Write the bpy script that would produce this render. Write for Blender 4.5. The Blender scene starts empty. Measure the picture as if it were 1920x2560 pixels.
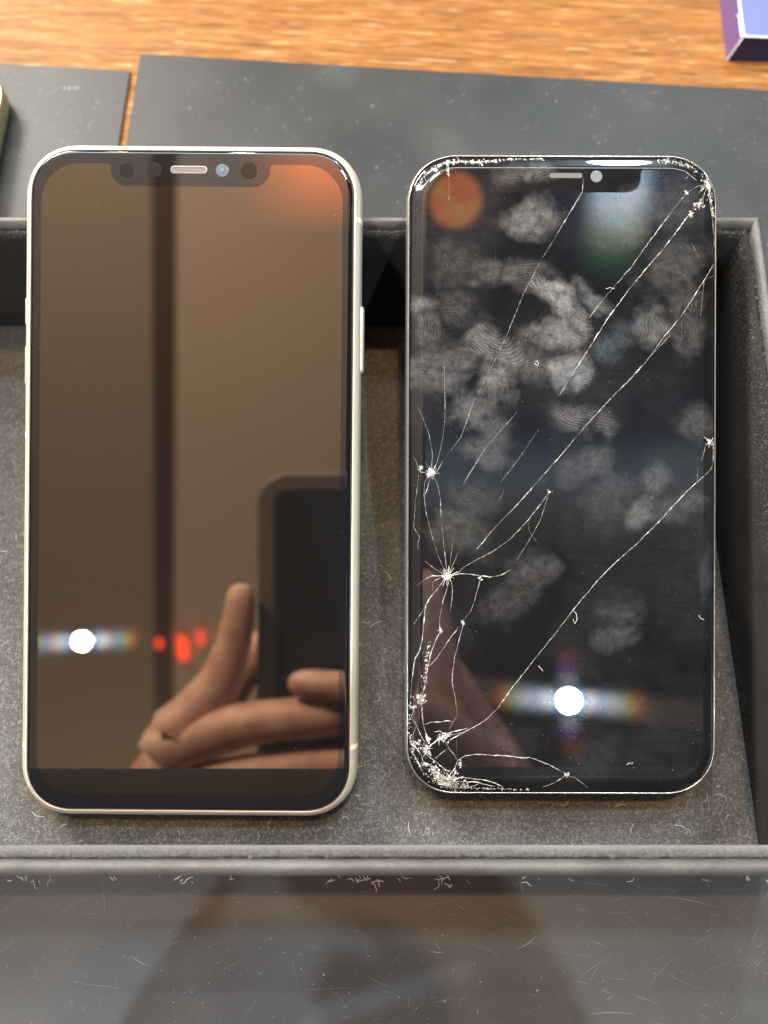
import bpy, math, random
from mathutils import Vector, Matrix
random.seed(7)
K = 0.001                                   # all builders work in millimetres
S = bpy.context.scene
COL = S.collection
TH = math.radians(18.5)                     # the camera looks square onto the two leaning phones
N = Vector((0, -math.sin(TH), math.cos(TH))); V = Vector((0, math.cos(TH), math.sin(TH))); X = Vector((1, 0, 0))
CAM = Vector((0, 0, 195.0))

# ------------------------------------------------------------------ camera, world, lamps, exposure
cd = bpy.data.cameras.new("camera"); co = bpy.data.objects.new("camera", cd); COL.objects.link(co); S.camera = co
co.location = CAM * K; co.rotation_euler = (TH, 0, 0)
cd.sensor_fit = 'VERTICAL'; cd.sensor_height = 36; cd.lens = 36 * 1923 / 2560
cd.clip_start = 0.005; cd.clip_end = 50
cd.dof.use_dof = True; cd.dof.focus_distance = 0.1755; cd.dof.aperture_fstop = 9.0
w = bpy.data.worlds.new("World"); S.world = w; w.use_nodes = True
w.node_tree.nodes["Background"].inputs[0].default_value = (0.9, 0.85, 0.8, 1)
w.node_tree.nodes["Background"].inputs[1].default_value = 0.10
S.view_settings.view_transform = 'Standard'; S.view_settings.look = 'None'; S.view_settings.gamma = 1
S.view_settings.exposure = 0.0
S.cycles.use_denoising = True; S.cycles.light_sampling_threshold = 0.0; S.cycles.max_bounces = 8
S.cycles.sample_clamp_indirect = 6

def frame_pt(px, py, depth, s):
    """point a distance s beyond the mirror image of the camera, seen by reflection at this photo pixel"""
    return CAM - 2 * depth * N + s * (X * (px - 960) / 1923 + V * (1280 - py) / 1923 + N)
LAMPS = [  # name, position mm, colour, power W, radius m
    ("warm_overhead", Vector((40, 330, 1500)), (1.0, 0.62, 0.29), 54, 0.026),
    ("cool_near_left", frame_pt(205, 1603, 173.7, 1920), (0.74, 0.90, 1.0), 58, 0.015),
    ("cool_near_right", frame_pt(1422, 1752, 174.3, 1830), (0.74, 0.90, 1.0), 58, 0.022),
    ("cool_far_left", Vector((-310, 1150, 1500)), (0.74, 0.90, 1.0), 50, 0.03),
    ("cool_far_right", Vector((610, 1450, 1500)), (0.74, 0.90, 1.0), 112, 0.075),
    ("warm_far_left", Vector((-600, 1150, 1450)), (1.0, 0.72, 0.40), 24, 0.03),
]
# added soft cool fill from beyond the table, to even out the front board
ls = bpy.data.lights.new("cool_fill", 'AREA'); ls.shape = 'RECTANGLE'; ls.size = 1.7; ls.size_y = 0.12; ls.energy = 24; ls.color = (0.74, 0.90, 1.0)
so = bpy.data.objects.new("cool_fill", ls); COL.objects.link(so); so.location = (0, 0.66, 1.5); so.rotation_euler = (math.radians(-20), 0, 0)
# unseen area fills, added to brighten the beige ceiling panels
la = bpy.data.lights.new("ceiling_fill", 'AREA'); la.shape = 'RECTANGLE'; la.size = 0.5; la.size_y = 0.5
la.energy = 105; la.color = (1.0, 0.92, 0.82)
lb = la.copy(); lb.energy = 48; l2 = bpy.data.objects.new("ceiling_fill", lb); COL.objects.link(l2); l2.location = (-0.75, -1.9, 0.75)
l2.rotation_euler = Vector((0.4, 1.1, 0.8)).to_track_quat('-Z', 'Y').to_euler()
lo = bpy.data.objects.new("ceiling_fill", la); COL.objects.link(lo); lo.location = (-0.75, 1.0, 0.75)
lo.rotation_euler = Vector((0.55, -1.25, 0.8)).to_track_quat('-Z', 'Y').to_euler()

for pos, aim, en, col, cone in (((-0.42, 0.62, 0.075), (-0.045, -0.085, 0.218), 150, (1.0, 0.86, 0.76), 19), ((0.40, 0.60, 0.08), (0.03, -0.09, 0.222), 90, (1.0, 0.72, 0.60), 15)):  # unseen spots added to light the reflected hands from low down
    lh = bpy.data.lights.new("hand_fill", 'SPOT'); lh.energy = en; lh.color = col; lh.spot_size = math.radians(cone); lh.spot_blend = 0.5; lh.shadow_soft_size = 0.05
    lo = bpy.data.objects.new("hand_fill", lh); COL.objects.link(lo); lo.location = pos
    lo.rotation_euler = (Vector(aim) - Vector(pos)).to_track_quat('-Z', 'Y').to_euler()

# ------------------------------------------------------------------ node helpers
def mat(name):
    m = bpy.data.materials.new(name); m.use_nodes = True
    return m, m.node_tree, m.node_tree.nodes["Principled BSDF"]
def nd(t, kind, **kw):
    n = t.nodes.new(kind)
    for k, v in kw.items():
        if k == 'i':
            for kk, vv in v.items():
                if isinstance(vv, bpy.types.NodeSocket): t.links.new(vv, n.inputs[kk])
                else: n.inputs[kk].default_value = vv
        else: setattr(n, k, v)
    return n
def math_(t, op, a, b=0.0, c=0.0):
    return nd(t, 'ShaderNodeMath', operation=op, i={0: a, 1: b, 2: c}).outputs[0]
def vmath(t, op, a, b=(0, 0, 0)):
    n = nd(t, 'ShaderNodeVectorMath', operation=op, i={0: a, 1: b})
    return n.outputs['Value'] if op in ('LENGTH', 'DOT_PRODUCT', 'DISTANCE') else n.outputs[0]
def coord(t, scale=(1000, 1000, 1000), rot=(0, 0, 0)):
    tc = nd(t, 'ShaderNodeTexCoord')
    return nd(t, 'ShaderNodeMapping', i={'Vector': tc.outputs['Object'], 'Scale': scale, 'Rotation': rot}).outputs[0]
def noise(t, vec, scale, detail=3, rough=0.5, dist=0.0):
    return nd(t, 'ShaderNodeTexNoise', i={'Vector': vec, 'Scale': scale, 'Detail': detail, 'Roughness': rough, 'Distortion': dist}).outputs['Fac']
def ramp(t, fac, stops):
    r = nd(t, 'ShaderNodeValToRGB', i={0: fac}); e = r.color_ramp.elements
    while len(e) < len(stops): e.new(0.5)
    for el, (p, c) in zip(e, stops):
        el.position = p; el.color = (*c, 1) if len(c) == 3 else c
    return r.outputs[0]
def bump(t, bs, height, strength, dist):
    b = nd(t, 'ShaderNodeBump', i={'Height': height, 'Strength': strength, 'Distance': dist * K})
    t.links.new(b.outputs[0], bs.inputs['Normal'])
def simple(name, col, rough, metal=0.0, ior=1.5, **kw):
    m, t, b = mat(name)
    b.inputs['Base Color'].default_value = (*col, 1); b.inputs['Roughness'].default_value = rough
    b.inputs['Metallic'].default_value = metal; b.inputs['IOR'].default_value = ior
    for k, v in kw.items(): b.inputs[k.replace('_', ' ')].default_value = v
    return m

# ------------------------------------------------------------------ materials
def wood_mat():
    m, t, b = mat("varnished_wood")
    c = coord(t, rot=(0, 0, math.radians(3.5)))
    lng = nd(t, 'ShaderNodeMapping', i={'Vector': c, 'Scale': (0.04, 0.6, 1)}).outputs[0]
    fine = nd(t, 'ShaderNodeMapping', i={'Vector': c, 'Scale': (0.13, 1.6, 1)}).outputs[0]
    n1 = noise(t, lng, 0.9, 5, 0.65, 0.5); n2 = noise(t, fine, 0.9, 5, 0.75, 0.3); n3 = noise(t, c, 0.02, 2)
    f = math_(t, 'ADD', math_(t, 'MULTIPLY', n1, 0.55), math_(t, 'MULTIPLY', n2, 0.45))
    col = ramp(t, f, [(0.36, (0.075, 0.026, 0.005)), (0.45, (0.165, 0.064, 0.014)), (0.54, (0.225, 0.095, 0.022)), (0.62, (0.30, 0.140, 0.040)), (0.70, (0.40, 0.23, 0.09))])
    fl = nd(t, 'ShaderNodeMapping', i={'Vector': c, 'Scale': (0.065, 1.15, 1)}).outputs[0]
    fk = nd(t, 'ShaderNodeMapRange', i={0: noise(t, fl, 1.0, 2, 0.6), 1: 0.60, 2: 0.70}).outputs[0]
    col = nd(t, 'ShaderNodeMix', data_type='RGBA', i={0: math_(t, 'MULTIPLY', fk, 0.5), 6: col, 7: (0.62, 0.42, 0.22, 1)}).outputs[2]
    dk = nd(t, 'ShaderNodeMapRange', i={0: noise(t, vmath(t, 'ADD', fl, (7, 3, 0)), 1.0, 2, 0.6), 1: 0.62, 2: 0.72}).outputs[0]
    col = nd(t, 'ShaderNodeMix', data_type='RGBA', i={0: math_(t, 'MULTIPLY', dk, 0.6), 6: col, 7: (0.07, 0.022, 0.006, 1)}).outputs[2]
    t.links.new(col, b.inputs['Base Color'])
    t.links.new(math_(t, 'MULTIPLY_ADD', n2, 0.2, 0.42), b.inputs['Roughness'])
    b.inputs['Specular IOR Level'].default_value = 0.10
    bump(t, b, f, 0.35, 0.4)
    return m
def felt_mat(name, a, bcol, sheen=0.25):
    m, t, b = mat(name)
    c = coord(t)
    n1 = noise(t, c, 1.5, 6, 0.85, 0.6); n2 = noise(t, c, 0.05, 2)
    f = math_(t, 'MULTIPLY_ADD', n2, 0.25, math_(t, 'MULTIPLY', n1, 0.8))
    t.links.new(ramp(t, f, [(0.30, a), (0.55, tuple((p + q) / 2.6 for p, q in zip(a, bcol))), (0.78, bcol)]), b.inputs['Base Color'])
    b.inputs['Roughness'].default_value = 0.95; b.inputs['Specular IOR Level'].default_value = 0.15
    b.inputs['Sheen Weight'].default_value = sheen; b.inputs['Sheen Roughness'].default_value = 0.5
    bump(t, b, n1, 0.9, 0.5)
    return m
def mat_board(name="black_board", g=1.0, spec=0.20):
    m, t, b = mat(name)
    c = coord(t)
    n1 = noise(t, c, 1.5, 4, 0.7); n2 = noise(t, c, 0.03, 3); n3 = noise(t, c, 2.2, 5, 0.8)
    f = math_(t, 'MULTIPLY_ADD', n2, 0.5, math_(t, 'MULTIPLY', n3, 0.5))
    t.links.new(ramp(t, f, [(0.33, (0.022 * g, 0.022 * g, 0.022 * g)), (0.58, (0.046 * g, 0.0455 * g, 0.044 * g)), (0.76, (0.15 * g, 0.147 * g, 0.14 * g))]), b.inputs['Base Color'])
    t.links.new(math_(t, 'MULTIPLY_ADD', n2, 0.2, 0.33), b.inputs['Roughness'])
    b.inputs['Specular IOR Level'].default_value = spec
    bump(t, b, n3, 0.35, 0.15)
    return m
def leather_mat():
    m, t, b = mat("black_leather")
    c = coord(t)
    n1 = noise(t, c, 1.3, 5, 0.7); n2 = noise(t, c, 0.1, 2)
    t.links.new(ramp(t, n2, [(0.3, (0.042, 0.041, 0.040)), (0.7, (0.08, 0.078, 0.075))]), b.inputs['Base Color'])
    b.inputs['Roughness'].default_value = 0.42; b.inputs['IOR'].default_value = 1.6
    bump(t, b, n1, 0.8, 0.4)
    return m

def grating(t, strength, tilt_r, orders, vstrength):
    """light diffracted by the pixel grid: extra mirror lobes tilted in proportion to the wavelength"""
    gn = nd(t, 'ShaderNodeNewGeometry').outputs['Normal']
    out = None
    for axis, sc in (((1, 0, 0), strength), ((0, 1, 0), vstrength)):
        ax = nd(t, 'ShaderNodeVectorTransform', vector_type='VECTOR', convert_from='OBJECT', convert_to='WORLD', i={0: axis}).outputs[0]
        for o in orders:
            for col, lam in (((1, 0.16, 0.02), 1.0), ((0.10, 0.8, 0.12), 0.835), ((0.06, 0.12, 1), 0.70)):
                for s in (-1, 1):
                    k = tilt_r * lam * o * s
                    vv = vmath(t, 'NORMALIZE', vmath(t, 'ADD', gn, vmath(t, 'MULTIPLY', ax, (k, k, k))))
                    a = sc / (o ** 0.8)
                    g = nd(t, 'ShaderNodeBsdfGlossy', distribution='BECKMANN', i={'Color': (*(x * a for x in col), 1), 'Roughness': 0.05 + 0.006 * o, 'Normal': vv}).outputs[0]
                    out = g if out is None else nd(t, 'ShaderNodeAddShader', i={0: out, 1: g}).outputs[0]
    return out
def high_orders(t, lst):
    gn = nd(t, 'ShaderNodeNewGeometry').outputs['Normal']; out = []
    ax = nd(t, 'ShaderNodeVectorTransform', vector_type='VECTOR', convert_from='OBJECT', convert_to='WORLD', i={0: (0, 1, 0)}).outputs[0]
    for k, col, rough, wt in lst:
        vv = vmath(t, 'NORMALIZE', vmath(t, 'ADD', gn, vmath(t, 'MULTIPLY', ax, (k, k, k))))
        out.append(nd(t, 'ShaderNodeBsdfGlossy', distribution='BECKMANN', i={'Color': (*(x * wt for x in col), 1), 'Roughness': rough, 'Normal': vv}).outputs[0])
    return out
def add_shaders(t, *sh):
    o = sh[0]
    for s in sh[1:]: o = nd(t, 'ShaderNodeAddShader', i={0: o, 1: s}).outputs[0]
    t.links.new(o, t.nodes['Material Output'].inputs['Surface'])

def clean_screen_mat():
    m, t, b = mat("clean_screen_glass")
    b.inputs['Base Color'].default_value = (0.004, 0.004, 0.004, 1); b.inputs['Roughness'].default_value = 0.0
    g = nd(t, 'ShaderNodeBsdfGlossy', distribution='BECKMANN', i={'Color': (0.048, 0.030, 0.012, 1), 'Roughness': 0.03})
    add_shaders(t, b.outputs[0], g.outputs[0], grating(t, 0.00016, 0.0150, (1, 2), 0.00002))
    return m
def black_glass_mat():
    return simple("black_glass", (0.005, 0.005, 0.006), 0.0)

PRINTS = [  # fingerprints on the cracked phone: photo px centre, half length, half width, angle, strength
 (1319,543,66,52,30,.62),(1399,757,88,36,-45,1.0),(1475,745,52,26,-45,.65),(1388,832,78,45,20,.8),(1423,919,62,50,-30,.95),
 (1249,869,98,40,-25,.75),(1100,919,88,74,10,.62),(1238,953,62,50,70,.75),(1625,814,60,40,78,.85),(1533,861,58,45,20,.55),
 (1712,803,112,50,85,.5),(1683,664,82,60,40,.5),(1284,681,92,45,0,.5),(1134,664,62,60,0,.36),(1150,790,72,50,-20,.4),
 (1064,820,60,36,80,.55),(1058,757,42,22,-10,.7),(1568,542,82,68,60,.45),(1683,513,72,60,20,.42),(1342,438,62,30,0,.55),
 (1267,438,42,34,0,.42),(1180,1035,74,42,10,.65),(1434,1046,84,36,-12,.9),(1215,1116,66,50,30,.6),(1643,1191,48,40,20,.6),
 (1602,1283,54,34,60,.85),(1683,1278,84,36,5,.45),(1527,1260,84,70,40,.36),(1452,1168,72,50,10,.45),(1191,1249,66,55,20,.36),
 (1145,1336,84,66,-20,.42),(1336,1422,68,50,0,.45),(1267,1503,72,55,20,.34),(1544,1521,62,45,0,.38),(1544,1602,58,35,20,.45),
 (1735,1052,52,50,0,.5),(1770,1434,84,18,88,.4),(1284,1841,84,50,0,.17),(1498,1882,62,50,60,.22),(1330,900,70,50,-60,.5)]
P2C = (1404.0, 1186.5); P2K = 0.0906
def p2(px, py): return ((px - P2C[0]) * P2K, (P2C[1] - py) * P2K)

def print_group():
    g = bpy.data.node_groups.new("fingerprint", 'ShaderNodeTree')
    for n_, ty in (("P", 'NodeSocketVector'), ("Noise", 'NodeSocketFloat'), ("C", 'NodeSocketVector'), ("Angle", 'NodeSocketFloat'),
                   ("Inv", 'NodeSocketVector'), ("Core", 'NodeSocketVector'), ("Freq", 'NodeSocketFloat'), ("Strength", 'NodeSocketFloat'), ("Prev", 'NodeSocketFloat'), ("Ridge", 'NodeSocketFloat')):
        g.interface.new_socket(n_, in_out='INPUT', socket_type=ty)
    g.interface.new_socket("Mask", in_out='OUTPUT', socket_type='NodeSocketFloat')
    gi = g.nodes.new('NodeGroupInput').outputs; go = g.nodes.new('NodeGroupOutput')
    q = nd(g, 'ShaderNodeVectorRotate', rotation_type='Z_AXIS', i={'Vector': vmath(g, 'SUBTRACT', gi['P'], gi['C']), 'Angle': gi['Angle']}).outputs[0]
    r = vmath(g, 'LENGTH', vmath(g, 'MULTIPLY', q, gi['Inv']))
    r = math_(g, 'MULTIPLY_ADD', gi['Noise'], 2.2, math_(g, 'SUBTRACT', r, 1.1))
    fall = nd(g, 'ShaderNodeMapRange', interpolation_type='SMOOTHSTEP', i={0: r, 1: 1.2, 2: 0.30, 3: 0.0, 4: 1.0}).outputs[0]
    d = vmath(g, 'LENGTH', vmath(g, 'MULTIPLY', vmath(g, 'ADD', q, gi['Core']), (0.8, 1.25, 0)))
    s = math_(g, 'SINE', math_(g, 'MULTIPLY_ADD', d, gi['Freq'], math_(g, 'MULTIPLY', gi['Noise'], 22.0)))
    con = nd(g, 'ShaderNodeMapRange', i={0: gi['Ridge'], 1: 0.40, 2: 0.62, 3: 0.04, 4: 0.36}).outputs[0]
    s = math_(g, 'ADD', math_(g, 'MULTIPLY', s, con), math_(g, 'SUBTRACT', 1.0, con))
    o = math_(g, 'MULTIPLY', math_(g, 'MULTIPLY', fall, gi['Strength']), s)
    g.links.new(math_(g, 'MAXIMUM', o, gi['Prev']), go.inputs[0])
    return g
def cracked_glass_mat(name, screen):
    m, t, b = mat(name)
    b.inputs['Base Color'].default_value = (0.006, 0.006, 0.007, 1); b.inputs['Roughness'].default_value = 0.0; b.inputs['IOR'].default_value = 1.42
    P0 = coord(t); P = P0
    for sc_, am in ((0.07, 6.0), (0.5, 0.7)):
        wn = nd(t, 'ShaderNodeTexNoise', i={'Vector': P0, 'Scale': sc_, 'Detail': 2.0}).outputs['Color']
        P = vmath(t, 'ADD', P, vmath(t, 'MULTIPLY', vmath(t, 'SUBTRACT', wn, (.5, .5, .5)), (am, am, 0)))
    nz = noise(t, P0, 0.13, 4, 0.55)
    grp = print_group() if "fingerprint" not in bpy.data.node_groups else bpy.data.node_groups["fingerprint"]
    rn = noise(t, P0, 0.09, 3, 0.6); prev = None; rnd = random.Random(3)
    for (px, py, a, bb, ang, st) in PRINTS:
        cx, cy = p2(px, py)
        n_ = t.nodes.new('ShaderNodeGroup'); n_.node_tree = grp
        t.links.new(P, n_.inputs['P']); t.links.new(nz, n_.inputs['Noise']); t.links.new(rn, n_.inputs['Ridge'])
        n_.inputs['C'].default_value = (cx, cy, 0); n_.inputs['Angle'].default_value = math.radians(-ang)
        n_.inputs['Inv'].default_value = (1 / (a * P2K * 1.12), 1 / (bb * P2K * 1.12), 0)
        n_.inputs['Core'].default_value = (rnd.uniform(-.7, .7) * a * P2K, rnd.choice((-1, 1)) * rnd.uniform(0.7, 2.4) * bb * P2K, 0)
        n_.inputs['Freq'].default_value = 2 * math.pi / rnd.uniform(0.50, 0.74); n_.inputs['Strength'].default_value = (st ** 1.5) * (1.35 if py < 960 and 1200 < px < 1500 else 0.95)
        if prev is not None: t.links.new(prev, n_.inputs['Prev'])
        prev = n_.outputs[0]
    blot = math_(t, 'MULTIPLY_ADD', noise(t, P, 0.5, 6, 0.75), 3.0, -0.75)
    haze = nd(t, 'ShaderNodeMapRange', i={0: noise(t, P, 0.045, 3, 0.6), 1: 0.44, 2: 0.75, 3: 0.0, 4: 0.07}).outputs[0]
    streak = nd(t, 'ShaderNodeMapping', i={'Vector': P, 'Rotation': (0, 0, 0.9), 'Scale': (0.25, 1.5, 1)}).outputs[0]
    haze = math_(t, 'MULTIPLY', haze, math_(t, 'MULTIPLY', noise(t, streak, 1.0, 3, 0.7), 2.0))
    mask = math_(t, 'MULTIPLY', math_(t, 'ADD', math_(t, 'MULTIPLY', prev, blot), haze), 0.40)
    tint = ramp(t, noise(t, P, 0.035, 2), [(0.40, (0.29, 0.285, 0.275)), (0.60, (0.27, 0.275, 0.28)), (0.72, (0.21, 0.28, 0.35))])
    sm = nd(t, 'ShaderNodeBsdfPrincipled', i={'Base Color': tint, 'Roughness': 0.42})
    mx = nd(t, 'ShaderNodeMixShader', i={0: mask, 1: b.outputs[0], 2: sm.outputs[0]})
    if screen:
        gl = nd(t, 'ShaderNodeBsdfGlossy', i={'Color': (0.0001, 0.0001, 0.0001, 1), 'Roughness': 0.42})
        add_shaders(t, mx.outputs[0], gl.outputs[0], grating(t, 0.00024, 0.0146, (1, 2, 3), 0.00005), *high_orders(t, [
            (0.322, (0.40, 0.40, 1.0), 0.20, 0.0005), (0.333, (0.1, 0.7, 1.0), 0.10, 0.000450), (0.341, (1.0, 0.6, 0.1), 0.085, 0.000420), (0.348, (0.6, 0.2, 1.0), 0.085, 0.000300),
            (0.355, (0.05, 0.8, 0.6), 0.085, 0.000400), (0.365, (1.0, 0.15, 0.1), 0.085, 0.000300), (0.376, (0.1, 0.6, 0.25), 0.10, 0.000260)]))
    else: add_shaders(t, mx.outputs[0], nd(t, 'ShaderNodeBsdfGlossy', i={'Color': (0.004, 0.004, 0.004, 1), 'Roughness': 0.22}).outputs[0])
    return m
def crack_mat():
    m, t, b = mat("fractured_glass")
    c = coord(t); n1 = noise(t, c, 1.1, 3, 0.7)
    t.links.new(ramp(t, n1, [(0.34, (0.08, 0.08, 0.08)), (0.5, (0.34, 0.335, 0.31)), (0.64, (0.78, 0.75, 0.66))]), b.inputs['Base Color'])
    b.inputs['Roughness'].default_value = 0.28; b.inputs['IOR'].default_value = 1.52
    return m
def skin_mat():
    m, t, b = mat("skin")
    c = coord(t); n1 = noise(t, c, 0.11, 4)
    t.links.new(ramp(t, n1, [(0.3, (0.46, 0.26, 0.21)), (0.7, (0.74, 0.53, 0.46))]), b.inputs['Base Color'])
    b.inputs['Roughness'].default_value = 0.45; bump(t, b, noise(t, c, 0.55, 5, 0.65), 0.5, 0.8)
    return m
def cream_metal(name, col, rough=0.3, met=1.0):
    m, t, b = mat(name)
    c = coord(t); n1 = noise(t, c, 3.0, 2)
    b.inputs['Base Color'].default_value = (*col, 1); b.inputs['Metallic'].default_value = met
    t.links.new(math_(t, 'MULTIPLY_ADD', n1, 0.1, rough - 0.05), b.inputs['Roughness'])
    return m

M = dict(wood=wood_mat(), felt=felt_mat("grey_felt", (0.010, 0.0097, 0.0093), (0.215, 0.208, 0.199)),
         lining=felt_mat("black_velvet", (0.005, 0.0048, 0.0046), (0.055, 0.052, 0.049), 0.02), board=mat_board('black_board', 0.72, 0.14), board2=mat_board('grey_black_board', 1.1, 0.45), leather=leather_mat(),
         frame=cream_metal("champagne_aluminium", (0.70, 0.665, 0.555), 0.34, 0.55), steel=cream_metal("polished_steel", (0.46, 0.455, 0.44), 0.22, 0.85),
         gold=cream_metal("gold_metal", (0.85, 0.74, 0.42), 0.25),
         band=simple("antenna_plastic", (0.80, 0.75, 0.58), 0.4), gap=simple("black_gasket", (0.006, 0.006, 0.006), 0.5),
         glass=black_glass_mat(), screen=clean_screen_mat(), cglass=cracked_glass_mat("smudged_black_glass", False),
         cscreen=cracked_glass_mat("smudged_screen_glass", True), crack=crack_mat(),
         sensor=simple("sensor_window", (0.010, 0.007, 0.004), 0.3, 0.0, 1.2), mesh_=simple("speaker_mesh", (0.10, 0.09, 0.085), 0.5, 0.3),
         lens=simple("lens_glass", (0.055, 0.075, 0.09), 0.25), lensblue=simple("lens_coating", (0.05, 0.16, 0.40), 0.05),
         grey=simple("grey_plastic", (0.09, 0.092, 0.092), 0.6), white=simple("white_paper_edge", (0.80, 0.79, 0.76), 0.6),
         blue=simple("blue_card", (0.065, 0.07, 0.36), 0.4), violet=simple("violet_card", (0.105, 0.055, 0.165), 0.5), navy=simple("navy_card", (0.012, 0.016, 0.05), 0.35),
         fibre=simple("pale_fibre", (0.34, 0.332, 0.32), 0.6), darkfibre=simple("dark_fibre", (0.17, 0.165, 0.155), 0.6), fibre2=simple("white_lint", (0.72, 0.70, 0.64), 0.6), scratch=simple("scratched_surface", (0.24, 0.24, 0.235), 0.5),
         skin=skin_mat(), case=simple("phone_case", (0.115, 0.11, 0.112), 0.5), caseback=simple("dark_back", (0.014, 0.021, 0.034), 0.4), nail=simple("nail", (0.6, 0.34, 0.27), 0.3),
         beige=simple("beige_ceiling", (0.54, 0.455, 0.385), 0.9), tan=simple("tan_ceiling", (0.32, 0.275, 0.235), 0.9), beam=simple("dark_brown_beam", (0.060, 0.032, 0.024), 0.6),
         dark=simple("dark_ceiling", (0.015, 0.014, 0.013), 0.9), can=simple("black_lamp_can", (0.02, 0.02, 0.02), 0.5))
def emis(name, col, s):
    m, t, b = mat(name); b.inputs['Base Color'].default_value = (0, 0, 0, 1)
    b.inputs['Emission Color'].default_value = (*col, 1); b.inputs['Emission Strength'].default_value = s
    return m

# ------------------------------------------------------------------ object helpers
def obj(name, verts, faces, m, parent=None, smooth=False, kind=None, label=None, cat=None, group=None):
    me = bpy.data.meshes.new(name)
    me.from_pydata([(a * K, b * K, c * K) for a, b, c in verts], [], faces)
    if smooth: me.polygons.foreach_set('use_smooth', [True] * len(me.polygons))
    me.update()
    me.materials.append(m)
    o = bpy.data.objects.new(name, me); COL.objects.link(o)
    if parent: o.parent = parent
    tag(o, label, cat, kind, group)
    return o
def tag(o, label=None, cat=None, kind=None, group=None):
    for k, v in (('label', label), ('category', cat), ('kind', kind), ('group', group)):
        if v: o[k] = v
def thing(name, label, cat, loc=(0, 0, 0), rot=None, group=None):
    o = bpy.data.objects.new(name, None); COL.objects.link(o); o.empty_display_size = 0.01
    o.location = Vector(loc) * K
    if rot: o.rotation_euler = rot
    tag(o, label, cat, None, group)
    return o
class MB:
    def __init__(s): s.v = []; s.f = []
    def add(s, v, f):
        k = len(s.v); s.v += [tuple(p) for p in v]; s.f += [tuple(i + k for i in q) for q in f]
    def box(s, x0, x1, y0, y1, z0, z1):
        s.add([(x, y, z) for z in (z0, z1) for y in (y0, y1) for x in (x0, x1)],
              [(0, 2, 3, 1), (4, 5, 7, 6), (0, 1, 5, 4), (2, 6, 7, 3), (0, 4, 6, 2), (1, 3, 7, 5)])
    def loft(s, rings, cap0=False, cap1=False, closed=True):
        k = len(s.v); n = len(rings[0])
        for r in rings: s.v += [tuple(p) for p in r]
        for a in range(len(rings) - 1):
            for i in range(n if closed else n - 1):
                j = (i + 1) % n
                s.f.append((k + a * n + i, k + a * n + j, k + (a + 1) * n + j, k + (a + 1) * n + i))
        if cap0: s.f.append(tuple(k + i for i in reversed(range(n))))
        if cap1: s.f.append(tuple(k + (len(rings) - 1) * n + i for i in range(n)))
    def strip(s, pts, widths, up=0.02):
        """thin ridge along a polyline lying in the xy plane"""
        k = len(s.v); n = len(pts)
        for i, p in enumerate(pts):
            a = Vector(pts[max(i - 1, 0)]); b = Vector(pts[min(i + 1, n - 1)]); d = b - a; d.z = 0
            d = d.normalized() if d.length else Vector((1, 0, 0))
            q = Vector((-d.y, d.x, 0)) * widths[i] / 2; p = Vector(p)
            s.v += [tuple(p + q), tuple(p + Vector((0, 0, up))), tuple(p - q)]
        for i in range(n - 1):
            a = k + 3 * i
            s.f += [(a, a + 1, a + 4, a + 3), (a + 1, a + 2, a + 5, a + 4)]
    def build(s, name, m, parent=None, **kw): return obj(name, s.v, s.f, m, parent, **kw)

def rrect(w, h, r, i=0.0, z=0.0, n=14, cx=0, cy=0, sq=()):
    """rounded rectangle outline, inset by i; corners listed in sq get a 1 mm radius"""
    hw, hh = w / 2 - i, h / 2 - i; pts = []
    for q, (sx, sy) in enumerate(((1, 1), (-1, 1), (-1, -1), (1, -1))):
        rr = max(0.05, (0.8 if q in sq else r) - i)
        for k in range(n + 1):
            a = math.pi / 2 * (q + k / n)
            # slightly squarer than a circle, like a continuous-curvature corner
            e = 0.92
            ca, sa = math.cos(a), math.sin(a)
            fx = math.copysign(abs(ca) ** e, ca); fy = math.copysign(abs(sa) ** e, sa)
            pts.append((cx + sx * (hw - rr) + rr * fx, cy + sy * (hh - rr) + rr * fy, z))
    return pts
def disc(cx, cy, z, r, n=28): return [(cx + r * math.cos(2 * math.pi * k / n), cy + r * math.sin(2 * math.pi * k / n), z) for k in range(n)]
def polydisc(name, cx, cy, z, r, m, parent, h=0.03, **kw):
    b = MB(); b.loft([disc(cx, cy, z, r), disc(cx, cy, z + h * .7, r), disc(cx, cy, z + h, r * 0.94)], cap1=True)
    return b.build(name, m, parent, **kw)
def arc(cx, cy, r, a0, a1, n=8): return [(cx + r * math.cos(math.radians(a0 + (a1 - a0) * k / n)), cy + r * math.sin(math.radians(a0 + (a1 - a0) * k / n))) for k in range(n + 1)]

# ------------------------------------------------------------------ the setting: table
MB_ = MB(); MB_.box(-900, 900, -700, 1100, -34, -4.2)
MB_.build("wooden_table", M['wood'], kind='structure', label="orange brown varnished wooden table top behind the black boards")

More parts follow.
